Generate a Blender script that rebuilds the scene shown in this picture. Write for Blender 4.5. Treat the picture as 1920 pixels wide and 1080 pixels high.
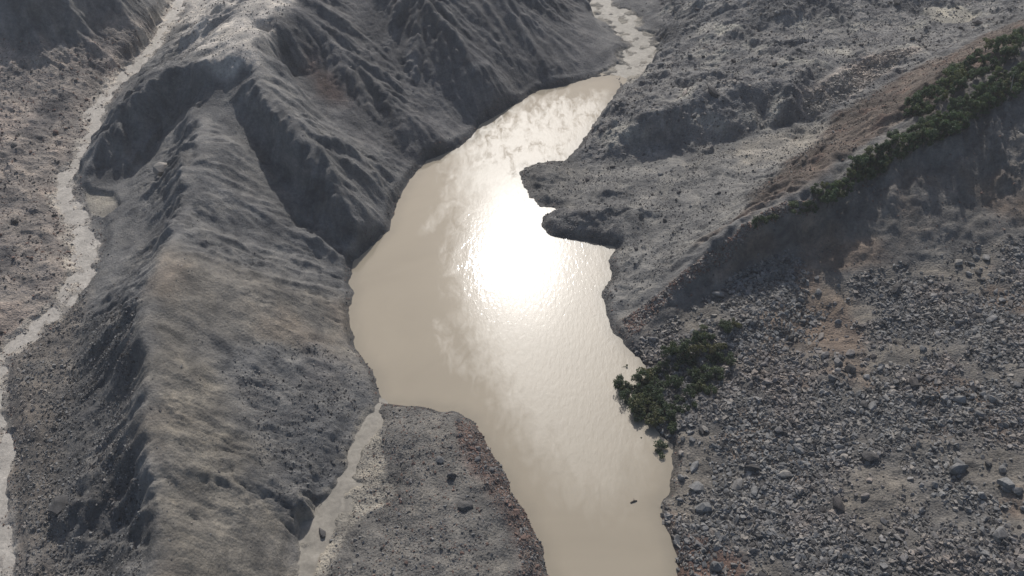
import bpy, bmesh, math, random
import numpy as np
from mathutils import Vector, Matrix

# ------------------------------------------------------------------ camera, sky, sun
for o in list(bpy.data.objects):
    bpy.data.objects.remove(o)
scene = bpy.context.scene
COL = scene.collection
CAM_H, CAM_DEP, CAM_FOV = 200.0, math.radians(42.0), math.radians(60.0)
SUN_EL = math.radians(40.5)
SUN_AZ = math.radians(0.0)

cam_data = bpy.data.cameras.new('camera')
cam = bpy.data.objects.new('camera', cam_data)
COL.objects.link(cam)
cam.location = (0, 0, CAM_H)
cam.rotation_euler = (math.pi/2 - CAM_DEP, 0, 0)
cam_data.sensor_fit = 'HORIZONTAL'
cam_data.angle = CAM_FOV
cam_data.clip_start = 1.0
cam_data.clip_end = 6000.0
scene.camera = cam

world = bpy.data.worlds.new('World')
scene.world = world
world.use_nodes = True
wn, wl = world.node_tree.nodes, world.node_tree.links
wn.clear()
w_out = wn.new('ShaderNodeOutputWorld')
w_bg = wn.new('ShaderNodeBackground')
w_sky = wn.new('ShaderNodeTexSky')
w_sky.sky_type = 'NISHITA'
w_sky.sun_disc = False
w_sky.sun_elevation = SUN_EL
w_sky.sun_rotation = SUN_AZ
w_sky.altitude = 800
w_sky.air_density = 1.0
w_sky.dust_density = 4.0
w_sky.ozone_density = 1.0
w_bg.inputs['Strength'].default_value = 0.10
wl.new(w_sky.outputs['Color'], w_bg.inputs['Color'])
wl.new(w_bg.outputs['Background'], w_out.inputs['Surface'])

sun_data = bpy.data.lights.new('sun', 'SUN')
sun_data.energy = 3.5
sun_data.angle = math.radians(0.6)
sun_data.color = (1.0, 0.97, 0.93)
sun = bpy.data.objects.new('sun', sun_data)
COL.objects.link(sun)
sd_ = Vector((-math.sin(SUN_AZ)*math.cos(SUN_EL), -math.cos(SUN_AZ)*math.cos(SUN_EL), -math.sin(SUN_EL)))
sun.rotation_euler = sd_.to_track_quat('-Z', 'Y').to_euler()
sun.location = (0, 400, 400)

scene.render.engine = 'CYCLES'
vs = scene.view_settings
vs.view_transform = 'Standard'
vs.look = 'None'
vs.exposure = 0.0
vs.gamma = 1.0
vs.use_curve_mapping = False

random.seed(7)
rng = np.random.default_rng(11)

# ------------------------------------------------------------------ surveying helpers
TAN = math.tan(CAM_FOV/2)
CD, SD = math.cos(CAM_DEP), math.sin(CAM_DEP)

def ray(px, py):
    nx = (np.asarray(px, float) - 960)/960*TAN
    ny = (540 - np.asarray(py, float))/960*TAN
    return nx, CD + ny*SD, -SD + ny*CD

def at(px, py, z):
    """world x, y of a point seen at (px, py) that lies at height z"""
    dx, dy, dz = ray(px, py)
    t = (np.asarray(z, float) - CAM_H)/dz
    return dx*t, dy*t

def dense(line, step=5.0):
    """line of (px, py, z) -> world points x, y, z along it"""
    P = np.array(line, float)
    x, y = at(P[:, 0], P[:, 1], P[:, 2])
    W = np.stack([x, y, P[:, 2]], 1)
    out = [W[:1]]
    for a, b in zip(W[:-1], W[1:]):
        n = max(1, int(np.hypot(*(b-a)[:2])/step))
        t = (np.arange(1, n+1)/n)[:, None]
        out.append(a + (b-a)*t)
    return np.concatenate(out)

def smooth(a, b, x):
    t = np.clip((x-a)/(b-a), 0, 1)
    return t*t*(3-2*t)

_perm = rng.permutation(512).astype(np.int32)
_perm = np.concatenate([_perm, _perm])
_ga = rng.random(1024)*2*np.pi
_gx, _gy = np.cos(_ga).astype(np.float32), np.sin(_ga).astype(np.float32)
def perlin(x, y, seed=0):
    x = np.asarray(x, np.float32) + seed*17.31; y = np.asarray(y, np.float32) - seed*9.77
    xi = np.floor(x); yi = np.floor(y)
    fx = x-xi; fy = y-yi
    xi = xi.astype(np.int32) & 511; yi = yi.astype(np.int32) & 511
    x1 = (xi+1) & 511; y1 = (yi+1) & 511
    u = fx*fx*fx*(fx*(fx*6-15)+10); v = fy*fy*fy*(fy*(fy*6-15)+10)
    def g(a, b, dx, dy):
        h = _perm[_perm[a]+b]
        return _gx[h]*dx + _gy[h]*dy
    n0 = g(xi, yi, fx, fy); n1 = g(x1, yi, fx-1, fy)
    n2 = g(xi, y1, fx, fy-1); n3 = g(x1, y1, fx-1, fy-1)
    a = n0+u*(n1-n0); b = n2+u*(n3-n2)
    return (a+v*(b-a))*1.5
def fbm(x, y, scale, octs=4, seed=0, gain=0.5, ridged=False):
    if scale >= 16 and octs <= 4 and getattr(x, 'ndim', 0) == 2 and x.size > 500000 and x.shape[0] % 2 and x.shape[1] % 2:
        F = fbm(x[::2, ::2], y[::2, ::2], scale, octs, seed, gain, ridged)      # long waves: every second sample is enough
        o = np.empty(x.shape, np.float32); o[::2, ::2] = F
        o[1::2, ::2] = (F[:-1]+F[1:])*0.5
        o[:, 1::2] = (o[:, :-1:2]+o[:, 2::2])*0.5
        return o
    s = 0; amp = 1.0; tot = 0; f = 1.0/scale
    for i in range(octs):
        n = perlin(x*f, y*f, seed+i*3)
        if ridged: n = 1-2*np.abs(n)
        s = s+amp*n; tot += amp; amp *= gain; f *= 2.03
    return s/tot

def poly_sd(X, Y, P):
    """signed distance (negative inside) to a world polygon"""
    d = np.full(X.shape, 1e12); inside = np.zeros(X.shape, bool)
    n = len(P)
    for i in range(n):
        ax, ay = P[i]; bx, by = P[(i+1) % n]
        ex, ey = bx-ax, by-ay
        wx, wy = X-ax, Y-ay
        t = np.clip((wx*ex+wy*ey)/(ex*ex+ey*ey+1e-12), 0, 1)
        d = np.minimum(d, (wx-ex*t)**2+(wy-ey*t)**2)
        if ey != 0:
            c = ((ay > Y) != (by > Y)) & (X < ex*(Y-ay)/ey+ax)
            inside ^= c
    d = np.sqrt(d)
    return np.where(inside, -d, d)

def line_d(X, Y, W):
    """distance to a world polyline, index parameter of the nearest point"""
    best = np.full(X.shape, 1e12); par = np.zeros(X.shape)
    for i in range(len(W)-1):
        ax, ay = W[i][:2]; bx, by = W[i+1][:2]
        ex, ey = bx-ax, by-ay
        wx, wy = X-ax, Y-ay
        t = np.clip((wx*ex+wy*ey)/(ex*ex+ey*ey+1e-12), 0, 1)
        d = (wx-ex*t)**2+(wy-ey*t)**2
        m = d < best
        best = np.where(m, d, best); par = np.where(m, i+t, par)
    return np.sqrt(best), par

# ------------------------------------------------------------------ survey of the valley (image column, row, height above the lake)
SHORE = [(1150,140),(1110,145),(1062,160),(1010,170),(960,200),(900,235),(880,262),(850,282),(800,302),(770,335),(745,380),(730,430),
 (700,460),(662,490),(655,528),(663,550),(654,580),(665,650),(690,685),(708,715),(712,756),(760,760),(800,762),(825,772),(852,770),(888,790),(905,820),
 (925,855),(950,895),(958,925),(985,960),(1000,1000),(1020,1028),(1020,1060),(1040,1100),(1060,1250),(1290,1250),(1272,1100),(1268,1030),
 (1240,972),(1238,945),(1255,925),(1260,870),(1262,835),(1238,815),(1215,790),(1208,750),(1225,715),(1205,680),(1180,655),(1150,622),
 (1138,590),(1128,548),(1148,520),(1140,490),(1156,465),(1110,456),(1075,450),(1050,447),(1028,441),(1015,425),(1019,403),(1050,391),(1015,388),
 (995,372),(983,352),(974,325),(985,312),(1020,303),(1060,300),(1085,275),(1108,240),(1140,195),(1165,160)]
INFLOW = [(1150,150,0.05,80),(1190,115,.4,70),(1208,85,.9,58),(1180,58,1.4,72),(1145,25,1.9,78),(1118,-10,2.4,52),(1090,-60,3.5,40)]
WEST = [(370,-60,17,28),(335,0,15.5,30),(305,55,14.5,32),(262,118,13,36),(212,165,12,36),(182,200,11.5,40),(180,240,11,46),
 (150,300,10,36),(122,335,9.5,40),(128,385,9,46),(148,430,8.5,52),(160,470,8,54),(148,520,7.5,46),(128,560,7,46),
 (95,592,6.5,46),(55,622,6,56),(12,662,5.5,44),(-12,710,5,44),(-12,780,4.5,44),(2,840,4,46),(2,920,3.5,44),(4,1000,3,44),
 (2,1080,2.5,50),(-10,1180,2,50)]
OUTLET = [(708,762,0.05,18),(692,800,-.05,34),(668,850,-.2,44),(652,900,-.3,52),(622,955,-.45,74),(592,1000,-.6,66),(577,1050,-.8,46),(572,1110,-1.0,40),(566,1220,-1.4,40)]

LINES = [
 # plateau and brows of the western massif
 [(540,-90,45),(500,-30,43),(470,10,42.3),(440,60,41.3),(400,105,40)],
 [(525,5,42.5),(512,50,42),(482,88,41)],
 [(350,80,30),(340,120,33),(365,125,38),(400,118,40),(440,125,38.5)],
 [(410,20,39),(385,70,38)],
 # spur on the west with its lit rim
 [(345,112,37),(300,162,33),(245,222,26),(185,290,18),(150,332,11.5)],
 [(350,190,25),(305,262,14),(255,330,10),(200,356,9.3),(160,354,9.3)],
 [(185,375,9.2),(215,400,9.2)],
 [(320,115,27),(268,150,23),(222,198,18),(172,268,14)],
 [(405,205,28.5),(440,280,25.5),(480,350,20),(560,430,11.5),(620,480,4.8)],
 [(325,250,22),(318,310,21)],
 # middle rib and the long crest
 [(374,205,28.5),(354,262,28),(342,330,29),(345,390,28),(340,440,30.5),(305,490,32.5),(278,560,34),(270,650,32.5),(288,750,30),(284,860,27),(296,980,24),(288,1100,21),(290,1250,18)],
 [(310,340,20),(300,390,15),(250,440,11.5),(215,500,10)],
 [(335,400,22),(290,460,19),(240,510,13)],
 # foot of the crest on the west
 [(175,545,9.5),(160,640,8),(130,720,7),(100,800,6),(95,880,5.2),(110,1000,4.5),(130,1100,4)],
 [(60,700,6.5),(50,800,5.5),(45,950,4.5),(50,1100,3.5)],
 [(280,850,25.5),(240,890,18.5),(190,920,13),(140,945,10.5)],
 [(262,700,25),(200,800,12),(150,870,7)],
 [(285,930,22.5),(230,1000,10),(200,1080,7)],
 # valley between rib and eastern spur
 [(425,158,32.5),(480,240,26),(535,312,18.5),(588,388,11.5),(632,452,5.2),(665,487,1)],
 [(455,122,39.5),(502,222,33),(550,285,27),(604,355,19),(648,422,10),(685,462,2)],
 [(490,100,40.5),(540,200,33.5),(600,260,27.5),(660,300,20.5),(710,335,12),(748,365,2.5)],
 # hollow behind the spur
 [(505,75,36),(540,130,26),(590,200,19),(660,260,12.5),(720,305,6),(768,332,1)],
 # ribs of the northern hillside
 [(600,-90,50),(585,-10,41),(630,70,32),(700,150,22),(770,220,12.5),(830,275,3)],
 [(650,-60,41),(690,60,27),(752,150,15.5),(825,230,6),(865,268,1)],
 [(760,-70,46),(800,30,32.5),(870,110,20),(920,165,9.5),(950,198,2)],
 [(860,-60,38),(892,40,24),(952,110,12),(996,155,3)],
 [(960,-70,37),(1000,0,23),(1030,70,12.5),(1050,130,5),(1062,155,1.5)],
 [(1060,-40,14),(1075,40,9),(1110,90,4.5),(1150,105,2.5)],
 # lake side of the long crest
 [(355,445,30),(450,505,22),(560,560,12),(652,600,1.2)],
 [(390,420,23),(520,480,12),(640,510,2)],
 [(340,590,29),(400,680,21.5),(480,760,12.5),(560,810,7),(640,850,2)],
 [(310,720,29.5),(420,830,18),(520,905,8),(590,955,1.8)],
 [(440,600,22.5),(540,660,13.5),(640,700,4.5),(690,725,1.2)],
 [(310,900,25),(400,980,16),(500,1050,6.5),(552,1070,1)],
 [(300,1180,18.5),(420,1210,10),(540,1230,1)],
 # western valley floor
 [(60,60,31),(180,60,25),(250,75,18)],
 [(-100,-60,52),(60,-40,48),(200,-40,40),(280,-30,24)],
 [(-150,120,25),(0,130,22),(120,170,16)],
 [(-150,300,18),(0,300,15),(80,280,13)],
 [(-150,480,14),(0,480,10.5),(90,470,9.5)],
 [(-150,600,10),(-20,590,8)],
 [(-120,720,8),(-150,900,7),(-150,1100,6)],
 # dam of debris between lake and outlet
 [(735,800,3),(760,850,4.5),(800,930,5.5),(790,1020,5.5),(780,1120,5)],
 [(720,960,1.8),(690,1000,2.2),(660,1060,2.5),(640,1150,2.5)],
 [(880,830,3),(905,900,5),(950,990,5.2),(985,1080,5),(1010,1200,5)],
 [(840,880,5.6),(880,1000,7.2),(890,1150,7)],
 [(800,775,1.2),(850,785,1.6)],
 # northern terrace and its scarp
 [(1102,262,2),(1150,245,7),(1210,232,12),(1290,208,15),(1360,182,18),(1440,165,20),(1480,172,20)],
 [(1086,318,.7),(1140,308,1.4),(1200,299,2.4),(1270,283,4.2),(1340,266,6.5),(1420,248,9.5),(1500,228,13)],
 [(1500,165,20),(1540,140,21),(1600,115,22),(1680,95,23)],
 [(1520,215,14.5),(1570,180,17),(1650,140,21)],
 [(1160,195,2.5),(1210,140,5),(1255,100,6.5)],
 [(1250,170,9),(1350,110,13),(1450,70,15),(1600,50,18),(1760,30,20),(1950,-20,24)],
 [(1250,70,4),(1240,20,5),(1235,-40,8)],
 [(1290,60,10),(1330,10,14),(1350,-50,18)],
 [(1400,35,17),(1480,5,23),(1560,-30,24)],
 [(1700,-60,26),(2050,-80,30)],
 # middle fan
 [(1000,335,.35),(1060,335,.5)],[(1000,365,.3),(1050,360,.5)],
 [(1040,412,2.2),(1090,414,3.2),(1130,418,3.0)],
 [(1110,350,2.5),(1200,340,5.2),(1300,325,8),(1400,300,11.2),(1500,260,14.5),(1560,230,16.5)],
 [(1110,440,1.3),(1200,440,3.4),(1260,395,7.5),(1330,370,10.5)],
 [(1170,500,2.2),(1200,540,3.8),(1300,450,9.5),(1400,370,15),(1500,300,19)],
 # foot of the back slope of the eastern ridge
 [(1590,212,18),(1660,165,21),(1760,112,24),(1900,40,29),(2050,-30,34)],
 # eastern ridge: stony lip, crest, shaded face, foot
 [(1168,602,2),(1225,562,7),(1290,512,13),(1370,462,19),(1450,418,24.5),(1530,380,30)],
 [(1530,380,29.5),(1560,335,32),(1640,268,34),(1720,215,39.3),(1800,165,44.8),(1920,90,52.5),(2080,0,60)],
 [(1180,640,1.2),(1270,580,4.4),(1380,506,10.6),(1470,446,16),(1540,456,16.8)],
 [(1550,525,14),(1650,508,16.5),(1750,480,19),(1850,448,22),(1930,428,24.5),(2100,380,29)],
 [(1600,350,28.8),(1680,302,33.6),(1760,258,38.2),(1840,208,43.4),(1920,155,48.6),(2080,65,56.3)],
 [(1290,645,5),(1400,590,8.8),(1500,545,12)],
 # talus slope
 [(1300,700,3),(1400,660,6),(1500,620,9),(1620,590,12.5),(1750,560,16),(1920,520,20.5),(2080,480,26)],
 [(1290,840,1.5),(1400,780,5),(1550,720,10),(1720,690,14.5),(1920,660,20),(2080,640,25)],
 [(1285,950,1.4),(1400,930,4.2),(1550,880,8.5),(1720,850,13),(1920,830,18.5),(2080,820,23)],
 [(1290,1050,1.2),(1450,1060,5),(1650,1040,10.5),(1920,1020,17),(2080,1010,21)],
 [(1300,1220,1.5),(1500,1220,6),(1750,1220,12),(2050,1220,18)],
]

lake_poly = np.stack(at([p[0] for p in SHORE], [p[1] for p in SHORE], 0.0), 1)

ctrl = [dense(l) for l in LINES]
for s in (INFLOW, WEST, OUTLET):
    ctrl.append(dense([p[:3] for p in s]))
sh = dense([(a, b, 0.0) for a, b in SHORE] + [SHORE[0]+(0.0,)], 4.0)
ctrl.append(sh)
C = np.concatenate(ctrl)
# one control per 2 m cell
_, idx = np.unique(np.round(C[:, :2]/2.2).astype(int), axis=0, return_index=True)
C = C[idx]

X0, X1, Y0, Y1 = -335.0, 335.0, 66.0, 500.0
STEP = 0.5
GX = np.arange(X0, X1+1e-6, STEP); GY = np.arange(Y0, Y1+1e-6, STEP)
CS = 4                                         # coarse grid every 2 m
cx, cy = GX[::CS], GY[::CS]
CXX, CYY = np.meshgrid(cx, cy)

def rbf(C, X, Y):
    n = len(C)
    D = np.hypot(C[:, None, 0]-C[None, :, 0], C[:, None, 1]-C[None, :, 1])
    A = np.zeros((n+3, n+3))
    A[:n, :n] = -D + np.eye(n)*0.25*(-1)
    Pm = np.stack([np.ones(n), C[:, 0]/300, C[:, 1]/300], 1)
    A[:n, n:] = Pm; A[n:, :n] = Pm.T
    b = np.concatenate([C[:, 2], np.zeros(3)])
    w = np.linalg.solve(A, b)
    q = np.stack([X.ravel(), Y.ravel()], 1).astype(np.float32)
    out = np.empty(len(q))
    wc = w[:n].astype(np.float32); Cf = C[:, :2].astype(np.float32)
    c2 = (Cf**2).sum(1)
    for i in range(0, len(q), 8192):
        qq = q[i:i+8192]
        d2 = (qq**2).sum(1)[:, None]+c2[None]-2*qq@Cf.T
        out[i:i+8192] = -np.sqrt(np.maximum(d2, 0))@wc
    out += w[n]+w[n+1]*q[:, 0]/300+w[n+2]*q[:, 1]/300
    return out.reshape(X.shape)

ZC = rbf(C, CXX, CYY)
SDC = poly_sd(CXX, CYY, lake_poly)

def up(F):
    """coarse field -> fine grid, Catmull-Rom"""
    def axis(F, n):
        m = F.shape[0]
        t = np.arange(n)/CS
        i = np.clip(np.floor(t).astype(int), 0, m-2); f = (t-i)[:, None]
        p0 = F[np.clip(i-1, 0, m-1)]; p1 = F[i]; p2 = F[i+1]; p3 = F[np.clip(i+2, 0, m-1)]
        return 0.5*((2*p1)+(-p0+p2)*f+(2*p0-5*p1+4*p2-p3)*f*f+(-p0+3*p1-3*p2+p3)*f**3)
    G = axis(F, len(GY))
    return axis(G.T, len(GX)).T

def sample(F, x, y):
    """bilinear look-up of a fine field at world points"""
    u = np.clip((np.asarray(x)-X0)/STEP, 0, len(GX)-1.001); v = np.clip((np.asarray(y)-Y0)/STEP, 0, len(GY)-1.001)
    i = u.astype(int); j = v.astype(int); fu = u-i; fv = v-j
    return (F[j, i]*(1-fu)+F[j, i+1]*fu)*(1-fv)+(F[j+1, i]*(1-fu)+F[j+1, i+1]*fu)*fv

XX, YY = np.meshgrid(GX, GY)
XX = XX.astype(np.float32); YY = YY.astype(np.float32)
Z = up(ZC)
BASE = Z.copy()

def ground(px, py):
    """where the sight line through (px, py) meets the surveyed ground"""
    dx, dy, dz = ray(px, py)
    dx, dy, dz = np.broadcast_arrays(np.atleast_1d(dx), np.atleast_1d(dy), np.atleast_1d(dz))
    t = np.full(dx.shape, 110.0); done = np.zeros(dx.shape, bool)
    for k in range(700):
        x, y, z = dx*t, dy*t, CAM_H+dz*t
        g = np.maximum(sample(BASE, x, y), 0)
        done |= z <= g
        if done.all(): break
        t = np.where(done, t, t+0.8)
    return dx*t, dy*t

def zone(pts):
    P = np.array(pts, float)
    x, y = ground(P[:, 0], P[:, 1])
    return np.stack([x, y], 1)

# ------------------------------------------------------------------ zones of soil (world polygons), soft noisy edges
ZONES = {
 'plateau': [(350,-40),(560,-40),(540,20),(490,75),(480,120),(400,125),(330,105),(345,40)],
 'silt_patch': [(160,362),(215,368),(228,390),(200,412),(170,405)],
 'west_flat': [(-200,60),(120,110),(300,60),(262,118),(180,210),(125,340),(158,470),(128,560),(12,662),(-12,800),(0,1180),(-250,1180)],
 'north_hill': [(560,-80),(500,70),(545,150),(650,255),(768,330),(850,280),(960,198),(1062,158),(1150,110),(1110,60),(1090,-20),(1080,-80)],
 'hill_rust': [(580,90),(640,160),(660,200),(620,200),(570,140)],
 'crest_east': [(300,470),(400,480),(650,560),(660,650),(708,720),(690,780),(560,1000),(550,1200),(292,1200),(280,800),(276,560)],
 'crest_west': [(262,560),(245,640),(262,700),(235,800),(262,900),(262,1200),(100,1200),(80,900),(110,780),(170,600)],
 'foot': [(170,545),(100,600),(20,680),(10,800),(15,1000),(20,1200),(120,1200),(105,880),(135,720)],
 'crag_east': [(430,640),(600,650),(705,720),(690,790),(590,980),(500,920),(450,780)],
 'olive': [(300,600),(420,720),(480,860),(520,1000),(500,1200),(300,1200),(292,900)],
 'dam': [(712,756),(888,790),(950,895),(1020,1028),(1060,1250),(570,1250),(577,1050),(640,960),(690,820)],
 'dam_rust': [(850,790),(905,820),(950,895),(1000,1000),(1020,1060),(1030,1150),(990,1130),(960,1000),(900,900),(860,850)],
 'terrace': [(1100,260),(1170,160),(1240,95),(1230,-80),(2100,-80),(1900,35),(1760,108),(1590,210),(1500,225),(1340,266),(1086,315)],
 'fan': [(1086,318),(1340,266),(1560,222),(1640,180),(1560,280),(1420,380),(1300,470),(1160,605),(1128,548),(1156,465),(1020,428),(974,325),(1060,300)],
 'rust_slope': [(1580,215),(1760,115),(1930,35),(1930,95),(1760,180),(1600,290),(1480,370),(1360,430),(1300,470),(1390,400),(1480,310)],
 'ridge_lip': [(1165,605),(1300,500),(1440,405),(1540,370),(1520,395),(1400,460),(1260,560),(1185,640)],
 'ridge_face': [(1530,380),(1640,268),(1800,165),(1930,80),(2100,0),(2100,380),(1920,436),(1750,487),(1560,525),(1490,470),(1380,522),(1190,645),(1260,560),(1400,460)],
 'talus': [(1180,655),(1270,598),(1380,524),(1485,468),(1560,528),(1750,488),(1920,438),(2120,378),(2120,1260),(1285,1260),(1262,1030),(1230,972),(1230,940),(1252,870),(1208,760)],
 'talus_brown': [(1420,600),(1500,560),(1600,560),(1560,620),(1470,690),(1400,700)],
 'talus_rust': [(1660,760),(1740,720),(1800,760),(1760,800),(1690,820)],
 'bank_rust': [(1265,1030),(1330,1010),(1380,1050),(1420,1150),(1280,1150)],
 'pale_scree': [(1500,190),(1620,120),(1720,105),(1640,160),(1560,205),(1510,222)],
 'pale_fan': [(1380,270),(1560,230),(1540,270),(1440,310),(1380,320)],
 'delta': [(970,300),(1080,300),(1110,330),(1080,390),(1000,390),(970,350)],
 'silt_arm': [(700,775),(720,850),(742,935),(705,960),(668,985),(625,1030),(610,1100),(575,1100),(590,1000),(640,920),(670,850)],
 'nose': [(1016,432),(1020,403),(1060,390),(1120,398),(1165,430),(1150,464),(1075,452)],
 'mound_north': [(1372,48),(1480,-15),(1570,0),(1490,32),(1410,55)],
 'mound_bank': [(1225,70),(1290,25),(1340,30),(1300,70),(1245,98)],
 'puddle': [(1330,58),(1370,52),(1392,66),(1350,74)],
 'pools': [(1730,25),(1800,18),(1840,35),(1800,52),(1745,48)],
 'brow_dark': [(300,130),(400,115),(450,130),(440,160),(360,190),(320,200)],
}
FIELD = {}
for k, pts in ZONES.items():
    FIELD[k] = up(poly_sd(CXX, CYY, zone(pts))).astype(np.float32)
def m(k, soft=3.0, warp=5.0, scale=14.0, seed=1):
    return smooth(soft, -soft, FIELD[k] + warp*fbm(XX, YY, scale, 3, seed+len(k)))

SDL = up(SDC).astype(np.float32)

def stream_field(S, pad=60):
    P = np.array(S, float)
    x, y = at(P[:, 0], P[:, 1], P[:, 2])
    depth = y*CD+(CAM_H-P[:, 2])*SD
    hw = P[:, 3]*0.5*depth*TAN/960
    # smooth the line
    t = np.arange(len(P)); tt = np.linspace(0, len(P)-1, (len(P)-1)*4+1)
    def cr(v):
        i = np.clip(np.floor(tt).astype(int), 0, len(v)-2); f = tt-i
        p0 = v[np.clip(i-1, 0, len(v)-1)]; p1 = v[i]; p2 = v[i+1]; p3 = v[np.clip(i+2, 0, len(v)-1)]
        return 0.5*((2*p1)+(-p0+p2)*f+(2*p0-5*p1+4*p2-p3)*f*f+(-p0+3*p1-3*p2+p3)*f**3)
    W = np.stack([cr(x), cr(y)], 1)
    d, par = line_d(CXX, CYY, W)
    zz = np.interp(par/4, t, P[:, 2]); ww = np.interp(par/4, t, hw)
    return up(d).astype(np.float32), up(zz).astype(np.float32), up(ww).astype(np.float32)

STREAMS = {'west': stream_field(WEST), 'inflow': stream_field(INFLOW), 'outlet': stream_field(OUTLET)}

# ------------------------------------------------------------------ relief
gy_, gx_ = np.gradient(up(ZC), STEP)
SLOPE = np.hypot(gx_, gy_).astype(np.float32)

def box_blur(F, r):
    for ax in (0, 1):
        c = np.cumsum(np.pad(F, [(r+1, r) if a == ax else (0, 0) for a in (0, 1)], mode='edge'), axis=ax, dtype=np.float64)
        n = F.shape[ax]
        F = ((np.take(c, np.arange(2*r+1, 2*r+1+n), ax)-np.take(c, np.arange(0, n), ax))/(2*r+1)).astype(np.float32)
    return F

def streaks(noise, length, sm):
    """average noise down the fall line: rills and gullies"""
    gxs, gys = box_blur(gx_.astype(np.float32), sm), box_blur(gy_.astype(np.float32), sm)
    g = np.hypot(gxs, gys)+1e-4
    ux, uy = gxs/g, gys/g
    acc = noise.copy(); cnt = 1
    H_, W_ = noise.shape
    for sgn in (1, -1):
        px_ = np.broadcast_to(np.arange(W_, dtype=np.float32), (H_, W_)).copy()
        py_ = np.broadcast_to(np.arange(H_, dtype=np.float32)[:, None], (H_, W_)).copy()
        for k in range(length):
            i = np.clip(px_+0.5, 0, W_-1).astype(np.int32); j = np.clip(py_+0.5, 0, H_-1).astype(np.int32)
            f = j*W_+i
            px_ += sgn*ux.ravel()[f]*1.3; py_ += sgn*uy.ravel()[f]*1.3
            i = np.clip(px_+0.5, 0, W_-1).astype(np.int32); j = np.clip(py_+0.5, 0, H_-1).astype(np.int32)
            acc += noise.ravel()[j*W_+i]; cnt += 1
    acc /= cnt
    return (acc-acc.mean())/acc.std()

def half(n, r, passes, length, sm):
    global gx_, gy_
    sx, sy = gx_, gy_
    gx_, gy_ = gx_[::2, ::2], gy_[::2, ::2]
    nz = rng.standard_normal(gx_.shape).astype(np.float32)
    for k in range(passes): nz = box_blur(nz, r)
    F = streaks(nz, length, sm)
    gx_, gy_ = sx, sy
    F = np.repeat(np.repeat(F, 2, 0), 2, 1)[:XX.shape[0], :XX.shape[1]]
    F = box_blur(F, 1)
    return F/F.std()
att = smooth(1.0, 14.0, np.abs(SDL))
for k_ in ('west', 'inflow', 'outlet'):
    att = att*smooth(0, 10, STREAMS[k_][0]-STREAMS[k_][2])
wxx = att*(3.2*fbm(XX, YY, 22, 3, 201)+1.2*fbm(XX, YY, 6, 2, 203)); wyy = att*(3.2*fbm(XX, YY, 22, 3, 205)+1.2*fbm(XX, YY, 6, 2, 207))
SOFT = box_blur(box_blur(BASE.astype(np.float32), 2), 2)
Z = sample(SOFT, XX+wxx, YY+wyy).astype(np.float32)
n1 = rng.standard_normal(XX.shape).astype(np.float32)
rill = streaks(box_blur(n1, 1), 22, 6)
gully = half(n1, 2, 1, 18, 6)
gully2 = half(n1, 4, 2, 26, 10)
patchy = smooth(-0.25, 0.35, fbm(XX, YY, 45, 3, 15))
patchy2 = smooth(-0.2, 0.3, fbm(XX, YY, 26, 3, 16))
big = fbm(XX, YY, 40, 4, 5)
mid = fbm(XX, YY, 11, 4, 23)
fine = fbm(XX, YY, 3.2, 3, 41)
rock = fbm(XX, YY, 6, 4, 61, 0.6, True)

mtal = m('talus', 4, 5); mdam = m('dam', 2, 2); mfan = m('fan', 3, 3); mter = m('terrace', 4, 5)
mwest = m('west_flat', 5, 6); mnorth = m('north_hill', 4, 6); mcw = m('crest_west', 4, 6); mce = m('crest_east', 5, 6)
mface = m('ridge_face', 3, 4); mplat = m('plateau', 4, 8); mlip = m('ridge_lip', 1.5, 3, 6)
mrs = m('rust_slope', 3, 5); mfoot = m('foot', 4, 4); mcrag = m('crag_east', 5, 8)

steep = smooth(0.2, 0.7, SLOPE)
crag = fbm(XX+wxx*1.5, YY+wyy*1.5, 10, 5, 211, 0.55, True)
incis = smooth(0.16, 0.0, np.abs(gully+0.35*fbm(XX, YY, 4, 2, 213)))*patchy + 0.8*smooth(0.12, 0.0, np.abs(gully2-0.3))*patchy2
Z = Z + steep*(crag-0.2)*1.15*(0.2+0.8*patchy2)*(1-0.7*mtal)*(1-0.5*mface)*(1-0.5*mnorth)*(1-0.3*mce) - steep*incis*0.9*(1-mtal)
Z = Z + steep*(gully2*0.75+gully*0.6*(0.25+patchy)+rill*0.05*(0.2+patchy2))*(1-0.6*mtal)*(1-0.68*mce) + mid*0.9*(0.35+0.65*steep)*(1-0.4*mce) + big*1.2*steep
Z = Z + mfoot*(rock*0.9+mid*1.1+crag*0.5) + mcrag*(crag*0.9+rock*0.5+gully*0.25) + mrs*(rock*0.4+crag*0.55+fine*0.4)
Z = Z + fine*0.22*(0.3+patchy2)
Z = Z + mcw*(rock*0.7+rill*0.12) + mnorth*steep*(gully*0.4+rill*0.07)
Z = Z + mwest*(rock*1.1+mid*1.3+0.3*fine+crag*0.6) + mter*(rock*0.9+mid*2.4+big*3.0+crag*1.0)
Z = Z + mfan*(mid*1.1+fine*0.25+rock*0.3+big*1.0+crag*0.3) + mtal*(mid*1.1+fine*0.35+big*2.0+rock*0.35) + mdam*(mid*0.9+fine*0.3+rock*0.45)
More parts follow.
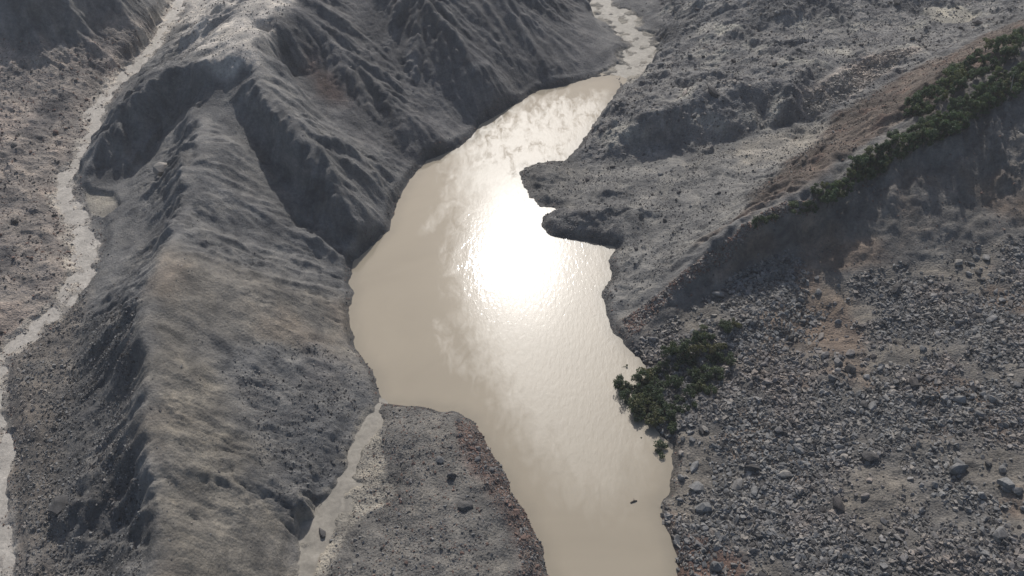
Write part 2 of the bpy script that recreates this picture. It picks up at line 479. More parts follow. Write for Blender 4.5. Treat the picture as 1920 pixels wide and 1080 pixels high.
def erode(Zf, batches=6, count=32000, steps=46):
    """rain drops that cut and fill: branching gullies, on the 1 m grid"""
    H = Zf[::2, ::2].astype(np.float64).copy(); h, w = H.shape
    start = H.copy(); flow = np.zeros(h*w)
    for b in range(batches):
        px = rng.random(count)*(w-3)+1; py = rng.random(count)*(h-3)+1
        vx = np.zeros(count); vy = np.zeros(count); sp = np.ones(count); wat = np.ones(count); sed = np.zeros(count)
        live = np.ones(count, bool)
        for k in range(steps):
            i = px.astype(int); j = py.astype(int); fx = px-i; fy = py-j
            a = H[j, i]; bb = H[j, i+1]; c = H[j+1, i]; d = H[j+1, i+1]
            gx = (bb-a)*(1-fy)+(d-c)*fy; gy = (c-a)*(1-fx)+(d-bb)*fx
            h0 = a*(1-fx)*(1-fy)+bb*fx*(1-fy)+c*(1-fx)*fy+d*fx*fy
            vx = vx*0.12-gx*0.88; vy = vy*0.12-gy*0.88
            n = np.hypot(vx, vy)+1e-9; vx /= n; vy /= n
            nx = np.clip(px+vx, 1, w-2.01); ny = np.clip(py+vy, 1, h-2.01)
            i2 = nx.astype(int); j2 = ny.astype(int); f2 = nx-i2; g2 = ny-j2
            h1 = (H[j2, i2]*(1-f2)+H[j2, i2+1]*f2)*(1-g2)+(H[j2+1, i2]*(1-f2)+H[j2+1, i2+1]*f2)*g2
            dh = h1-h0
            cap = np.maximum(-dh, 0.02)*sp*wat*2.6
            dep = np.where(dh > 0, np.minimum(dh, sed), np.where(sed > cap, (sed-cap)*0.25, 0))
            ero = np.where((dh <= 0) & (sed <= cap), np.minimum((cap-sed)*0.22, -dh*0.6), 0)*live
            dep = dep*live; sed += ero-dep
            q = dep-ero; f = j*w+i
            for o_, wt in ((0, (1-fx)*(1-fy)), (1, fx*(1-fy)), (w, (1-fx)*fy), (w+1, fx*fy)):
                H.ravel()[:] += np.bincount(f+o_, q*wt, h*w)
            flow += np.bincount(f, live*wat, h*w)
            sp = np.sqrt(np.clip(sp*sp-dh*1.5, 0.05, 9)); wat *= 0.985
            live &= H[j2, i2] > 0.1
            px, py = nx, ny
    D = np.clip(H-start, -3.0, 1.6)
    flow = np.log1p(flow.reshape(h, w)); flow = flow/np.percentile(flow, 99)
    def up2(F):
        F = np.repeat(np.repeat(F, 2, 0), 2, 1)[:Zf.shape[0], :Zf.shape[1]]
        return box_blur(F.astype(np.float32), 1)
    return up2(D), up2(flow)
REG0 = (mwest+mter+mfan+mface) < 0.5
CUT, FLOW = erode(Z)
wet = smooth(0.5, 5, SDL)
for k_ in STREAMS: wet = wet*smooth(0, 6, STREAMS[k_][0]-STREAMS[k_][2])
wear = np.clip(0.66-0.42*mce-0.3*mtal-0.42*mfan-0.42*mdam-0.25*mter-0.1*mwest, 0.12, 1)*(0.45+0.8*patchy)
Z = Z + CUT*wet*wear
streak = streaks(n1, 12, 3)
ledge = smooth(-0.03, 0.03, fbm(XX+wxx*2, YY+wyy*2, 34, 4, 231)-0.04)*1.5 + smooth(-0.03, 0.03, fbm(XX-wyy*2, YY+wxx*2, 22, 4, 233)-0.12)*1.1
Z = Z + ledge*wet*(0.25+0.6*patchy2)*(1-mtal)*(1-0.7*mdam)*(1-0.5*mface)*(1-0.7*mnorth)*(1-mce)*np.where(REG0, 0.55, 1)
Z = Z + steep*(0.03*streak*(0.3+patchy))*(1-mtal)
grit = fbm(XX, YY, 2.4, 3, 221, 0.6, True)
Z = Z + grit*0.26*(0.3+0.7*patchy2)*(0.4+0.6*steep)
Z = Z + mface*(mid*1.3+crag*0.6+big*1.2-steep*gully*0.25*(0.25+patchy)+rock*0.4) + mlip*rock*0.6
# the lake shore: keep the survey line, add a small cut bank
near = smooth(0.0, 4.5, SDL)
Zl = BASE + 0.35*fine
Z = np.where(SDL > 0, Zl*(1-near)+Z*near, Z)
wob = fbm(XX, YY, 5.0, 3, 77)*0.9 + fbm(XX, YY, 1.6, 2, 78)*0.35
mdelta = smooth(3, -3, FIELD['delta'])
sdw = SDL + wob + mdelta*(1.5*fbm(XX+YY*0.25, (YY-XX*0.25)*2.6, 5, 3, 9))
bank = np.clip(sdw, 0, 3)*0.42*(1-0.75*mdelta)
Z = np.where(sdw > 0, np.maximum(Z, 0.04)*smooth(0, 2.5, sdw)+bank*(1-0.5*smooth(0, 6, sdw)), np.maximum(-4.5, sdw*0.42))
# streams cut flat beds
BEDMASK = np.zeros(XX.shape, np.float32)
for k, (d, zz, ww) in STREAMS.items():
    w2 = ww*(0.85+0.9*fbm(XX, YY, 12, 4, 91)) + fbm(XX, YY, 4, 4, 93)*2.4*np.clip(ww/4, .3, 1)
    inner = smooth(1.0, -0.6, (d-w2)/1.2)
    bed = zz - 0.35*np.clip(1-(d/np.maximum(w2, .3))**2, -0.4, 1) + 0.95*fbm(XX, YY, 5.5, 4, 95)
    flat = smooth(ww+5.5, ww, d)*(1-smooth(0, 1.5, np.abs(Z-zz)-4))
    ok = (SDL > 0.5) | (k == 'west')
    Z = np.where(ok, Z*(1-flat*0.75)+(zz+0.25+(Z-zz)*0.25)*flat*0.75, Z)
    Z = np.where(ok, Z*(1-inner)+bed*inner, Z)
    if k == 'west': WESTBED = smooth(1.6, -0.6, d-w2+2.2*fbm(XX, YY, 5, 4, 97))
    BEDMASK = np.maximum(BEDMASK, smooth(1.6, -0.6, d-w2+2.2*fbm(XX, YY, 5, 4, 97))*ok)
msp = smooth(1, -1, FIELD['silt_patch']); Z = Z*(1-msp)+9.2*msp
mpool = smooth(1, -1, FIELD['pools']+fbm(XX, YY, 6, 2, 3)*2); 
Z = Z*(1-mpool)+mpool*float((Z*mpool).sum()/mpool.sum()-0.4)
Z = Z.astype(np.float32)
GZ = Z

# ------------------------------------------------------------------ soil colours (albedo)
def lerp(A, c, w):
    return A*(1-w[..., None]) + np.array(c, np.float32)*w[..., None]
A = np.empty(XX.shape+(3,), np.float32); A[:] = (0.146, 0.145, 0.143)
v1 = fbm(XX, YY, 30, 4, 101); v2 = fbm(XX, YY, 9, 4, 103)
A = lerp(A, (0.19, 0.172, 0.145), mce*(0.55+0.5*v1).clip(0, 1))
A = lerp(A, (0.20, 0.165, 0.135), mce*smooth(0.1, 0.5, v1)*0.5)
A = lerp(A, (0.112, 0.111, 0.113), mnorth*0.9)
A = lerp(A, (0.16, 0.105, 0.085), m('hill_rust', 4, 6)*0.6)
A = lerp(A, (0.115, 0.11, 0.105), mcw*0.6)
A = lerp(A, (0.275, 0.24, 0.212), mwest*(0.7+0.5*v2).clip(0, 1))
A = lerp(A, (0.32, 0.27, 0.235), mwest*smooth(0.05, 0.3, fbm(XX, YY, 20, 4, 311))*0.85)
A = lerp(A, (0.105, 0.1, 0.1), mwest*smooth(-0.05, -0.35, fbm(XX, YY, 16, 4, 313))*0.85)
A = lerp(A, (0.46, 0.43, 0.39), mplat*(0.85+0.5*v2).clip(0, 1))
A = lerp(A, (0.19, 0.174, 0.148), m('olive', 8, 12)*0.6)
A = lerp(A, (0.135, 0.138, 0.142), mcrag*0.7)
A = lerp(A, (0.19, 0.165, 0.14), mfoot*(0.6+0.7*v2).clip(0, 1))
A = lerp(A, (0.175, 0.172, 0.168), mter*0.85)
A = lerp(A, (0.30, 0.29, 0.26), mter*smooth(0.08, 0.3, fbm(XX+wxx*2, YY+wyy*2, 18, 4, 315))*0.8)
A = lerp(A, (0.10, 0.10, 0.104), mter*smooth(0.0, 0.3, fbm(XX, YY, 17, 4, 107))*0.7)
A = lerp(A, (0.185, 0.181, 0.172), mfan*(0.85+0.3*v2).clip(0, 1))
A = lerp(A, (0.09, 0.092, 0.096), m('mound_north', 2, 4)*0.85)
A = lerp(A, (0.10, 0.102, 0.106), m('mound_bank', 2, 4)*0.85)
A = lerp(A, (0.33, 0.32, 0.28), m('puddle', 1, 2)*0.8)
A = lerp(A, (0.40, 0.345, 0.30), m('pale_scree', 3, 5)*0.95)
A = lerp(A, (0.30, 0.275, 0.235), m('pale_fan', 4, 6)*0.55)
A = lerp(A, (0.15, 0.146, 0.138), mdelta)
A = lerp(A, (0.115, 0.093, 0.078), mrs*0.9)
A = lerp(A, (0.15, 0.10, 0.08), mrs*smooth(0.1, 0.4, v2)*0.5)
A = lerp(A, (0.15, 0.142, 0.132), mface*0.9)
A = lerp(A, (0.18, 0.14, 0.11), mface*smooth(-0.05, 0.3, v1)*0.8)
A = lerp(A, (0.085, 0.083, 0.081), mface*smooth(0.05, 0.4, fbm(XX, YY, 12, 4, 307))*0.7)
A = lerp(A, (0.19, 0.17, 0.15), mlip*0.7)
A = lerp(A, (0.115, 0.112, 0.109), mtal*0.9)
A = lerp(A, (0.17, 0.155, 0.135), mtal*smooth(0.0, 0.3, -fbm(XX, YY, 26, 4, 141))*0.8)
A = lerp(A, (0.16, 0.12, 0.095), mtal*smooth(0.12, 0.35, fbm(XX, YY, 30, 4, 317))*0.7)
A = lerp(A, (0.17, 0.13, 0.10), m('talus_brown', 5, 8)*0.75)
A = lerp(A, (0.15, 0.10, 0.075), m('talus_rust', 5, 8)*0.6)
A = lerp(A, (0.15, 0.143, 0.132), mdam*0.9)
A = lerp(A, (0.17, 0.115, 0.095), m('dam_rust', 3, 4)*0.75)
A = lerp(A, (0.17, 0.10, 0.075), m('bank_rust', 4, 6)*0.7)
A = lerp(A, (0.26, 0.243, 0.212), np.clip(BEDMASK*0.9+msp, 0, 1))
A = lerp(A, (0.40, 0.37, 0.33), WESTBED*0.9)
A = lerp(A, (0.29, 0.27, 0.232), smooth(1.2, -1.2, FIELD['silt_arm']+fbm(XX, YY, 5, 4, 301)*2.5)*0.95)
A = lerp(A, (0.14, 0.138, 0.136), m('nose', 2, 2)*0.8)
A = lerp(A, (0.33, 0.31, 0.26), mpool*0.8)
A = lerp(A, A*0.62, smooth(0.6, 1.0, FLOW)*steep*0.5*(0.3+0.7*patchy)*(1-0.8*mce))
A = A*(1+0.04*(streak*(0.2+patchy2))[..., None]*(steep*(1-mtal))[..., None]+0.04*(rill*(1-0.6*mce-0.7*mface))[..., None]*steep[..., None]+0.16*v2[..., None]+0.06*(gully*steep*(1-0.85*mce))[..., None]).clip(0.4, 1.7)
# silt line left by the lake
A = A*(1-0.42*smooth(2.6, 0.4, sdw+1.2*fbm(XX, YY, 7, 3, 305))[..., None]*(1-mdelta*0.6)[..., None])
A = (A*np.array((1.02, 1.0, 0.97), np.float32)*(1.06-0.04*np.clip(BEDMASK+msp, 0, 1))[..., None]).clip(0.02, 0.6)

# ------------------------------------------------------------------ materials
def new_mat(name):
    mt = bpy.data.materials.new(name); mt.use_nodes = True
    nt = mt.node_tree; nt.nodes.clear()
    out = nt.nodes.new('ShaderNodeOutputMaterial'); b = nt.nodes.new('ShaderNodeBsdfPrincipled')
    nt.links.new(b.outputs['BSDF'], out.inputs['Surface'])
    return mt, nt, b
def node(nt, t, **kw):
    n = nt.nodes.new(t)
    for k, v in kw.items():
        if k.startswith('_'): n.inputs[k[1:].replace('_', ' ')].default_value = v
        else: setattr(n, k, v)
    return n
def noise(nt, vec, scale, detail=6, rough=0.6, dist=0.0):
    n = node(nt, 'ShaderNodeTexNoise', _Scale=scale, _Detail=detail, _Roughness=rough, _Distortion=dist)
    nt.links.new(vec, n.inputs['Vector']); return n
def ramp(nt, fac, stops):
    r = nt.nodes.new('ShaderNodeValToRGB')
    e = r.color_ramp.elements
    while len(e) < len(stops): e.new(0.5)
    for q, (p, c) in zip(e, stops):
        q.position = p; q.color = (c, c, c, 1) if not hasattr(c, '__len__') else (*c, 1)
    nt.links.new(fac, r.inputs['Fac']); return r
def mix(nt, a, b, fac, mode='MULTIPLY'):
    x = nt.nodes.new('ShaderNodeMix'); x.data_type = 'RGBA'; x.blend_type = mode
    for s, v in ((6, a), (7, b), (0, fac)):
        if hasattr(v, 'node'): nt.links.new(v, x.inputs[s])
        else: x.inputs[s].default_value = v
    return x.outputs[2]

def soil_material(name, grain, pebble, bump, peb_w):
    mt, nt, b = new_mat(name)
    geo = node(nt, 'ShaderNodeNewGeometry'); pos = geo.outputs['Position']
    col = node(nt, 'ShaderNodeAttribute', attribute_name='soil')
    nA = noise(nt, pos, 0.11, 9, 0.66, 0.6); nB = noise(nt, pos, grain, 10, 0.82)
    nM = noise(nt, pos, 0.045, 4, 0.6)
    vo = node(nt, 'ShaderNodeTexVoronoi', _Scale=pebble); nt.links.new(pos, vo.inputs['Vector'])
    c = mix(nt, col.outputs['Color'], ramp(nt, nA.outputs['Fac'], [(0.32, (.55, .56, .59)), (0.5, (.98, .98, .98)), (0.68, (1.45, 1.41, 1.34))]).outputs['Color'], 1.0)
    c = mix(nt, c, ramp(nt, nB.outputs['Fac'], [(0.3, .68), (0.7, 1.32)]).outputs['Color'], 1.0)
    c = mix(nt, c, ramp(nt, vo.outputs['Color'], [(0.0, .7), (1.0, 1.3)]).outputs['Color'], peb_w)
    nt.links.new(c, b.inputs['Base Color'])
    b.inputs['Roughness'].default_value = 0.92
    b.inputs['Specular IOR Level'].default_value = 0.25
    patch = ramp(nt, nM.outputs['Fac'], [(0.35, .25), (0.65, 1.0)])
    bp = node(nt, 'ShaderNodeBump', _Distance=bump)
    nt.links.new(patch.outputs['Color'], bp.inputs['Strength'])
    nt.links.new(nB.outputs['Fac'], bp.inputs['Height'])
    bp2 = node(nt, 'ShaderNodeBump', _Strength=0.8*peb_w, _Distance=bump); bp2.invert = True
    nt.links.new(vo.outputs['Distance'], bp2.inputs['Height']); nt.links.new(bp.outputs['Normal'], bp2.inputs['Normal'])
    nt.links.new(bp2.outputs['Normal'], b.inputs['Normal'])
    return mt
SOIL = {'slope': soil_material('eroded_soil', 1.0, 1.3, 0.85, 0.3), 'rubble': soil_material('rubble_soil', 1.3, 1.5, 0.5, 0.7), 'mud': soil_material('silt', 1.0, 1.2, 0.2, 0.1)}

def rock_material(name, c1, c2):
    mt, nt, b = new_mat(name)
    tc = node(nt, 'ShaderNodeNewGeometry'); pos = tc.outputs['Position']
    nA = noise(nt, pos, 0.33, 3); nB = noise(nt, pos, 2.3, 6, 0.7); nC = noise(nt, pos, 0.05, 3)
    c = ramp(nt, nA.outputs['Fac'], [(0.3, c1), (0.7, c2)]).outputs['Color']
    c = mix(nt, c, ramp(nt, nB.outputs['Fac'], [(0.25, .6), (0.75, 1.4)]).outputs['Color'], 1.0)
    c = mix(nt, c, ramp(nt, nC.outputs['Fac'], [(0.32, (1.08, .97, .9)), (0.55, (1.01, 1.0, .975))]).outputs['Color'], 1.0)
    nt.links.new(c, b.inputs['Base Color']); b.inputs['Roughness'].default_value = 0.85
    b.inputs['Specular IOR Level'].default_value = 0.3
    bp = node(nt, 'ShaderNodeBump', _Strength=0.7, _Distance=0.15)
    nt.links.new(nB.outputs['Fac'], bp.inputs['Height']); nt.links.new(bp.outputs['Normal'], b.inputs['Normal'])
    return mt
ROCK = [rock_material('grey_rock', (.105, .104, .103), (.26, .257, .252)),
        rock_material('pale_rock', (.19, .178, .163), (.31, .29, .265)),
        rock_material('brown_rock', (.115, .08, .066), (.225, .15, .125)),
        rock_material('dark_rock', (.05, .049, .049), (.105, .10, .098))]

# ------------------------------------------------------------------ terrain pieces
def keep_view(X, Y, Zv, mar=1.16):
    depth = Y*CD+(CAM_H-Zv)*SD
    upv = Y*SD-(CAM_H-Zv)*CD
    return (np.abs(X) < depth*TAN*mar+22) & (upv > -depth*TAN*0.5625*1.3-15) & (upv < depth*TAN*0.5625*1.3+35)
KEEP = keep_view(XX, YY, Z)
REG = np.full(XX.shape, 0, np.int8)      # default: western ridge
NAMES = ['mountain_ridge', 'hillside', 'valley_floor', 'debris_dam', 'debris_terrace', 'debris_fan', 'landslide_ridge', 'talus_slope', 'lake_bed']
for k, i in (('north_hill', 1), ('west_flat', 2), ('dam', 3), ('terrace', 4), ('fan', 5), ('rust_slope', 6), ('ridge_face', 6), ('ridge_lip', 6), ('talus', 7)):
    REG[FIELD[k] < 0] = i
REG[sdw < -1.0] = 8
fq = KEEP[:-1, :-1] & KEEP[1:, :-1] & KEEP[:-1, 1:] & KEEP[1:, 1:]
RQ = REG[:-1, :-1]
NW = len(GX)

def normals():
    gy2, gx2 = np.gradient(Z, STEP)
    n = np.stack([-gx2, -gy2, np.ones_like(gx2)], -1)
    return n/np.linalg.norm(n, axis=-1, keepdims=True)

def grid_mesh(name, sel, Zf, mat, kind='structure', colour=None):
    j, i = np.nonzero(sel)
    q = np.stack([j*NW+i, j*NW+i+1, (j+1)*NW+i+1, (j+1)*NW+i], 1)
    u, inv = np.unique(q, return_inverse=True)
    inv = inv.reshape(-1)
    me = bpy.data.meshes.new(name)
    co = np.stack([XX.ravel()[u], YY.ravel()[u], Zf.ravel()[u]], 1).astype(np.float32)
    me.vertices.add(len(u)); me.vertices.foreach_set('co', co.ravel())
    me.loops.add(len(inv)); me.loops.foreach_set('vertex_index', inv.astype(np.int32))
    nf = len(q)
    me.polygons.add(nf); me.polygons.foreach_set('loop_start', np.arange(nf, dtype=np.int32)*4)
    me.polygons.foreach_set('loop_total', np.full(nf, 4, np.int32))
    me.polygons.foreach_set('use_smooth', np.ones(nf, bool))
    me.update()
    if colour is not None:
        at_ = me.attributes.new('soil', 'FLOAT_COLOR', 'POINT')
        cc = np.ones((len(u), 4), np.float32); cc[:, :3] = colour.reshape(-1, 3)[u]
        at_.data.foreach_set('color', cc.ravel())
    me.materials.append(mat)
    o = bpy.data.objects.new(name, me); COL.objects.link(o)
    o['kind'] = kind
    return o, u

LABEL = {
 'mountain_ridge': 'eroded dark grey mountain ridge between the muddy stream and the lake',
 'hillside': 'dark ribbed hillside falling to the head of the lake',
 'valley_floor': 'lumpy pinkish brown valley floor left of the muddy stream',
 'debris_dam': 'low stony debris bank between the lake and the silty outlet channel',
 'debris_terrace': 'grey rubble terrace beyond the lake with a dark scarp edge',
 'debris_fan': 'smooth pale grey debris fan reaching into the lake',
 'landslide_ridge': 'brown ridge with a dark shaded face and a strip of trees',
 'talus_slope': 'grey slope of loose rubble right of the lake',
 'lake_bed': 'muddy bed under the lake'}
for i, nme in enumerate(NAMES):
    mat = SOIL['rubble'] if i in (2, 3, 4, 7) else SOIL['mud'] if i == 8 else SOIL['slope']
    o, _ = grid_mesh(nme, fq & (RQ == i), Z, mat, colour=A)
    o['label'] = LABEL[nme]; o['category'] = 'terrain'

# ------------------------------------------------------------------ water
def water_material(name, c, rough, ripple_scale, ripple, lake=False):
    mt, nt, b = new_mat(name)
    geo = node(nt, 'ShaderNodeNewGeometry'); pos = geo.outputs['Position']
    n1 = noise(nt, pos, 0.02 if lake else 0.12, 6, 0.6, 1.5)
    cc = ramp(nt, n1.outputs['Fac'], [(0.3, tuple(v*(0.93 if lake else 0.72) for v in c)), (0.7, tuple(v*(1.05 if lake else 1.15) for v in c))]).outputs['Color']
    b.inputs['IOR'].default_value = 1.33
    b.inputs['Roughness'].default_value = rough
    if lake:
        ruf = node(nt, 'ShaderNodeAttribute', attribute_name='ruffle')
        mp = node(nt, 'ShaderNodeMapping'); mp.inputs['Scale'].default_value = (1.0, 0.4, 1.0); mp.inputs['Rotation'].default_value = (0, 0, -0.3)
        nt.links.new(pos, mp.inputs['Vector'])
        nr = noise(nt, mp.outputs['Vector'], 0.28, 9, 0.74, 0.6)
        add = node(nt, 'ShaderNodeMath', operation='ADD'); nt.links.new(ruf.outputs['Fac'], add.inputs[0])
        sub = node(nt, 'ShaderNodeMath', operation='MULTIPLY_ADD'); nt.links.new(nr.outputs['Fac'], sub.inputs[0])
        sub.inputs[1].default_value = 1.0; sub.inputs[2].default_value = -0.5
        sw = node(nt, 'ShaderNodeAttribute', attribute_name='swirl')
        sg = node(nt, 'ShaderNodeMath', operation='MULTIPLY_ADD'); nt.links.new(sw.outputs['Fac'], sg.inputs[0]); sg.inputs[1].default_value = 1.7; sg.inputs[2].default_value = 0.8
        sm_ = node(nt, 'ShaderNodeMath', operation='MULTIPLY'); nt.links.new(sub.outputs[0], sm_.inputs[0]); nt.links.new(sg.outputs[0], sm_.inputs[1])
        nt.links.new(sm_.outputs[0], add.inputs[1])
        r = ramp(nt, add.outputs[0], [(0.18, 0.0), (0.56, 0.95), (1.0, 1.0)])
        co_ = node(nt, 'ShaderNodeAttribute', attribute_name='core')
        rc = node(nt, 'ShaderNodeMath', operation='MULTIPLY_ADD'); nt.links.new(co_.outputs['Fac'], rc.inputs[0]); rc.inputs[1].default_value = -0.06
        rc.inputs[2].default_value = 0.385
        b2 = nt.nodes.new('ShaderNodeBsdfPrincipled'); b2.inputs['IOR'].default_value = 1.33
        nt.links.new(rc.outputs[0], b2.inputs['Roughness']); b.inputs['Roughness'].default_value = 0.07
        ms = node(nt, 'ShaderNodeMixShader'); nt.links.new(r.outputs['Color'], ms.inputs[0])
        nt.links.new(b.outputs['BSDF'], ms.inputs[1]); nt.links.new(b2.outputs['BSDF'], ms.inputs[2])
        nt.links.new(ms.outputs[0], [q_ for q_ in nt.nodes if q_.type == 'OUTPUT_MATERIAL'][0].inputs['Surface'])
        sh_ = node(nt, 'ShaderNodeAttribute', attribute_name='shoal')
        ns_ = noise(nt, pos, 0.12, 6, 0.65, 1.0)
        sm2 = node(nt, 'ShaderNodeMath', operation='MULTIPLY'); nt.links.new(sh_.outputs['Fac'], sm2.inputs[0]); nt.links.new(ns_.outputs['Fac'], sm2.inputs[1])
        cc = mix(nt, cc, (.72, .74, .76, 1), sm2.outputs[0])
        # ripples
        wv = noise(nt, mp.outputs['Vector'], ripple_scale, 4, 0.55, 0.4)
        st = node(nt, 'ShaderNodeMath', operation='MULTIPLY'); nt.links.new(r.outputs['Color'], st.inputs[0]); st.inputs[1].default_value = ripple*1.2
        bp = node(nt, 'ShaderNodeBump', _Distance=0.12); nt.links.new(wv.outputs['Fac'], bp.inputs['Height']); nt.links.new(st.outputs[0], bp.inputs['Strength'])
    else:
        wv = noise(nt, pos, ripple_scale, 5, 0.65, 0.5)
        cc = mix(nt, cc, ramp(nt, wv.outputs['Fac'], [(0.3, .78), (0.7, 1.2)]).outputs['Color'], 1.0)
        bp = node(nt, 'ShaderNodeBump', _Strength=ripple, _Distance=0.2); nt.links.new(wv.outputs['Fac'], bp.inputs['Height'])
    for q_ in [q_ for q_ in nt.nodes if q_.type == 'BSDF_PRINCIPLED']:
        nt.links.new(cc, q_.inputs['Base Color'])
        nt.links.new(bp.outputs['Normal'], q_.inputs['Normal'])
    return mt
M_LAKE = water_material('muddy_lake_water', (.355, .305, .230), .12, 0.9, 0.35, True)
M_STREAM = water_material('muddy_stream_water', (.42, .385, .335), .5, 1.1, 0.8)
M_SILT = water_material('silty_shallow_water', (.30, .272, .226), .62, 0.6, 0.3)

lake_sel = (SDL[:-1, :-1] < 3.0) & fq & (YY[:-1, :-1] > 40)
# coarse lake sheet from the 2 m grid
lj, li = np.nonzero((SDC[:-1, :-1] < 4.0) & keep_view(CXX, CYY, np.zeros_like(CXX))[:-1, :-1])
lw = len(cx)
q = np.stack([lj*lw+li, lj*lw+li+1, (lj+1)*lw+li+1, (lj+1)*lw+li], 1)
u, inv = np.unique(q, return_inverse=True)
lx, ly = CXX.ravel()[u], CYY.ravel()[u]
me = bpy.data.meshes.new('lake')
me.from_pydata(np.stack([lx, ly, np.zeros_like(lx)], 1).tolist(), [], inv.reshape(-1, 4).tolist())
RUF = [(920,235),(1040,190),(1130,185),(1180,300),(1170,640),(1215,720),(1200,840),(1150,930),(1080,910),(1000,800),(935,690),(895,600),(870,500),(878,400),(860,330),(870,270)]
rufp = np.stack(at([p[0] for p in RUF], [p[1] for p in RUF], 0.0), 1)
ruf = smooth(22, -16, poly_sd(lx, ly, rufp))*0.6
for (a, b_, wd, s) in (((800,430),(850,365),9,.29),((820,610),(862,690),7,.28),((855,330),(900,260),9,.36)):
    p = np.stack(at([a[0], b_[0]], [a[1], b_[1]], 0.0), 1)
    d, _ = line_d(lx, ly, p); ruf = np.maximum(ruf, s*smooth(wd, 0, d))
low = np.stack(at([950,1120,1190,1215,1190,1120,1040,980,930], [600,560,660,760,850,930,900,800,700], 0.0), 1)
ruf = ruf + 0.15*smooth(20, -20, poly_sd(lx, ly, low))
upr = np.stack(at([890,1000,1110,1140,1060,960,900], [250,190,170,220,300,330,300], 0.0), 1)
cx0, cy0 = at(985, 455, 0.0); kx = at(1085, 455, 0.0)[0]-cx0; ky = at(985, 315, 0.0)[1]-cy0
core = smooth(1.25, 0.3, np.hypot((lx-cx0)/kx, (ly-cy0)/ky))
at_ = me.attributes.new('core', 'FLOAT', 'POINT'); at_.data.foreach_set('value', core.astype(np.float32))
swl = smooth(10, -8, poly_sd(lx, ly, upr))
ruf = ruf - 0.02*swl
at_ = me.attributes.new('swirl', 'FLOAT', 'POINT'); at_.data.foreach_set('value', swl.astype(np.float32))
shoal = smooth(-5.0, -0.3, SDC.ravel()[u])
at_ = me.attributes.new('shoal', 'FLOAT', 'POINT'); at_.data.foreach_set('value', shoal.astype(np.float32))
at_ = me.attributes.new('ruffle', 'FLOAT', 'POINT'); at_.data.foreach_set('value', ruf.astype(np.float32))
me.materials.append(M_LAKE)
lake = bpy.data.objects.new('lake', me); COL.objects.link(lake)
lake['kind'] = 'structure'; lake['label'] = 'muddy tan lake with bright sun glint'; lake['category'] = 'lake'

def stream_obj(name, key, mat, label, extra=0.8, lift=0.0):
    d, zz, ww = STREAMS[key]
    sel = (d[:-1, :-1] < ww[:-1, :-1]*1.5+extra) & fq
    if key != 'west': sel &= SDL[:-1, :-1] > -1.0
    Zs = zz - 0.1 + lift + 0.05*fbm(XX, YY, 2.5, 3, 55)
    o, _ = grid_mesh(name, sel, Zs, mat)
    o['label'] = label; o['category'] = 'stream'
    return o
stream_obj('stream', 'west', M_STREAM, 'pale muddy stream winding down the left valley', 1.2)
stream_obj('stream', 'inflow', M_SILT, 'silty braided stream entering the head of the lake', 1.0, -0.05)
stream_obj('stream', 'outlet', M_SILT, 'silty outlet channel below the dark slope left of the debris bank', 0.8, 0.22)

# ------------------------------------------------------------------ rocks
def rock_mesh(name, seed, mat, flat=0.7, n=15):
    r = random.Random(seed)
    bm = bmesh.new()
    sx, sy, sz = r.uniform(.8, 1.2), r.uniform(.65, 1.0), r.uniform(.5, .8)*flat/0.7
    for i in range(n):
        v = Vector((r.gauss(0, 1), r.gauss(0, 1), r.gauss(0, 1))).normalized()*r.uniform(.8, 1.05)
        bm.verts.new((v.x*sx*.5, v.y*sy*.5, v.z*sz*.5))
    res = bmesh.ops.convex_hull(bm, input=bm.verts)
    junk = [e for e in res['geom_interior'] if isinstance(e, bmesh.types.BMVert)]
    if junk: bmesh.ops.delete(bm, geom=junk, context='VERTS')
    bmesh.ops.recalc_face_normals(bm, faces=bm.faces)
    me = bpy.data.meshes.new(name); bm.to_mesh(me); bm.free()
    me.materials.append(mat)
    return me

def scatter(n, poly_key, dens=None, mar=0.0):
    """random visible world points within a zone, uniform over ground area"""
    f = FIELD[poly_key]
    w = (f[:-1, :-1] < mar) & KEEP[:-1, :-1] & (sdw[:-1, :-1] > 0.2)
    w = w.astype(np.float64)
    if dens is not None: w *= np.clip(dens[:-1, :-1], 0, None)
    c = np.cumsum(w.ravel()); c /= c[-1]
    k = np.searchsorted(c, rng.random(n)); j, i = np.divmod(k, w.shape[1])
    x = GX[i]+rng.random(n)*STEP; y = GY[j]+rng.random(n)*STEP
    return x, y, sample(Z, x, y)

clump = np.clip(0.55+1.1*fbm(XX, YY, 13, 4, 131)+0.5*fbm(XX, YY, 4, 2, 133), 0.04, 2)
dry = np.clip(1-BEDMASK, 0, 1)
def pareto(n, lo, hi, a=2.2):
    u = rng.random(n)
    return (lo**-a - u*(lo**-a-hi**-a))**(-1/a)

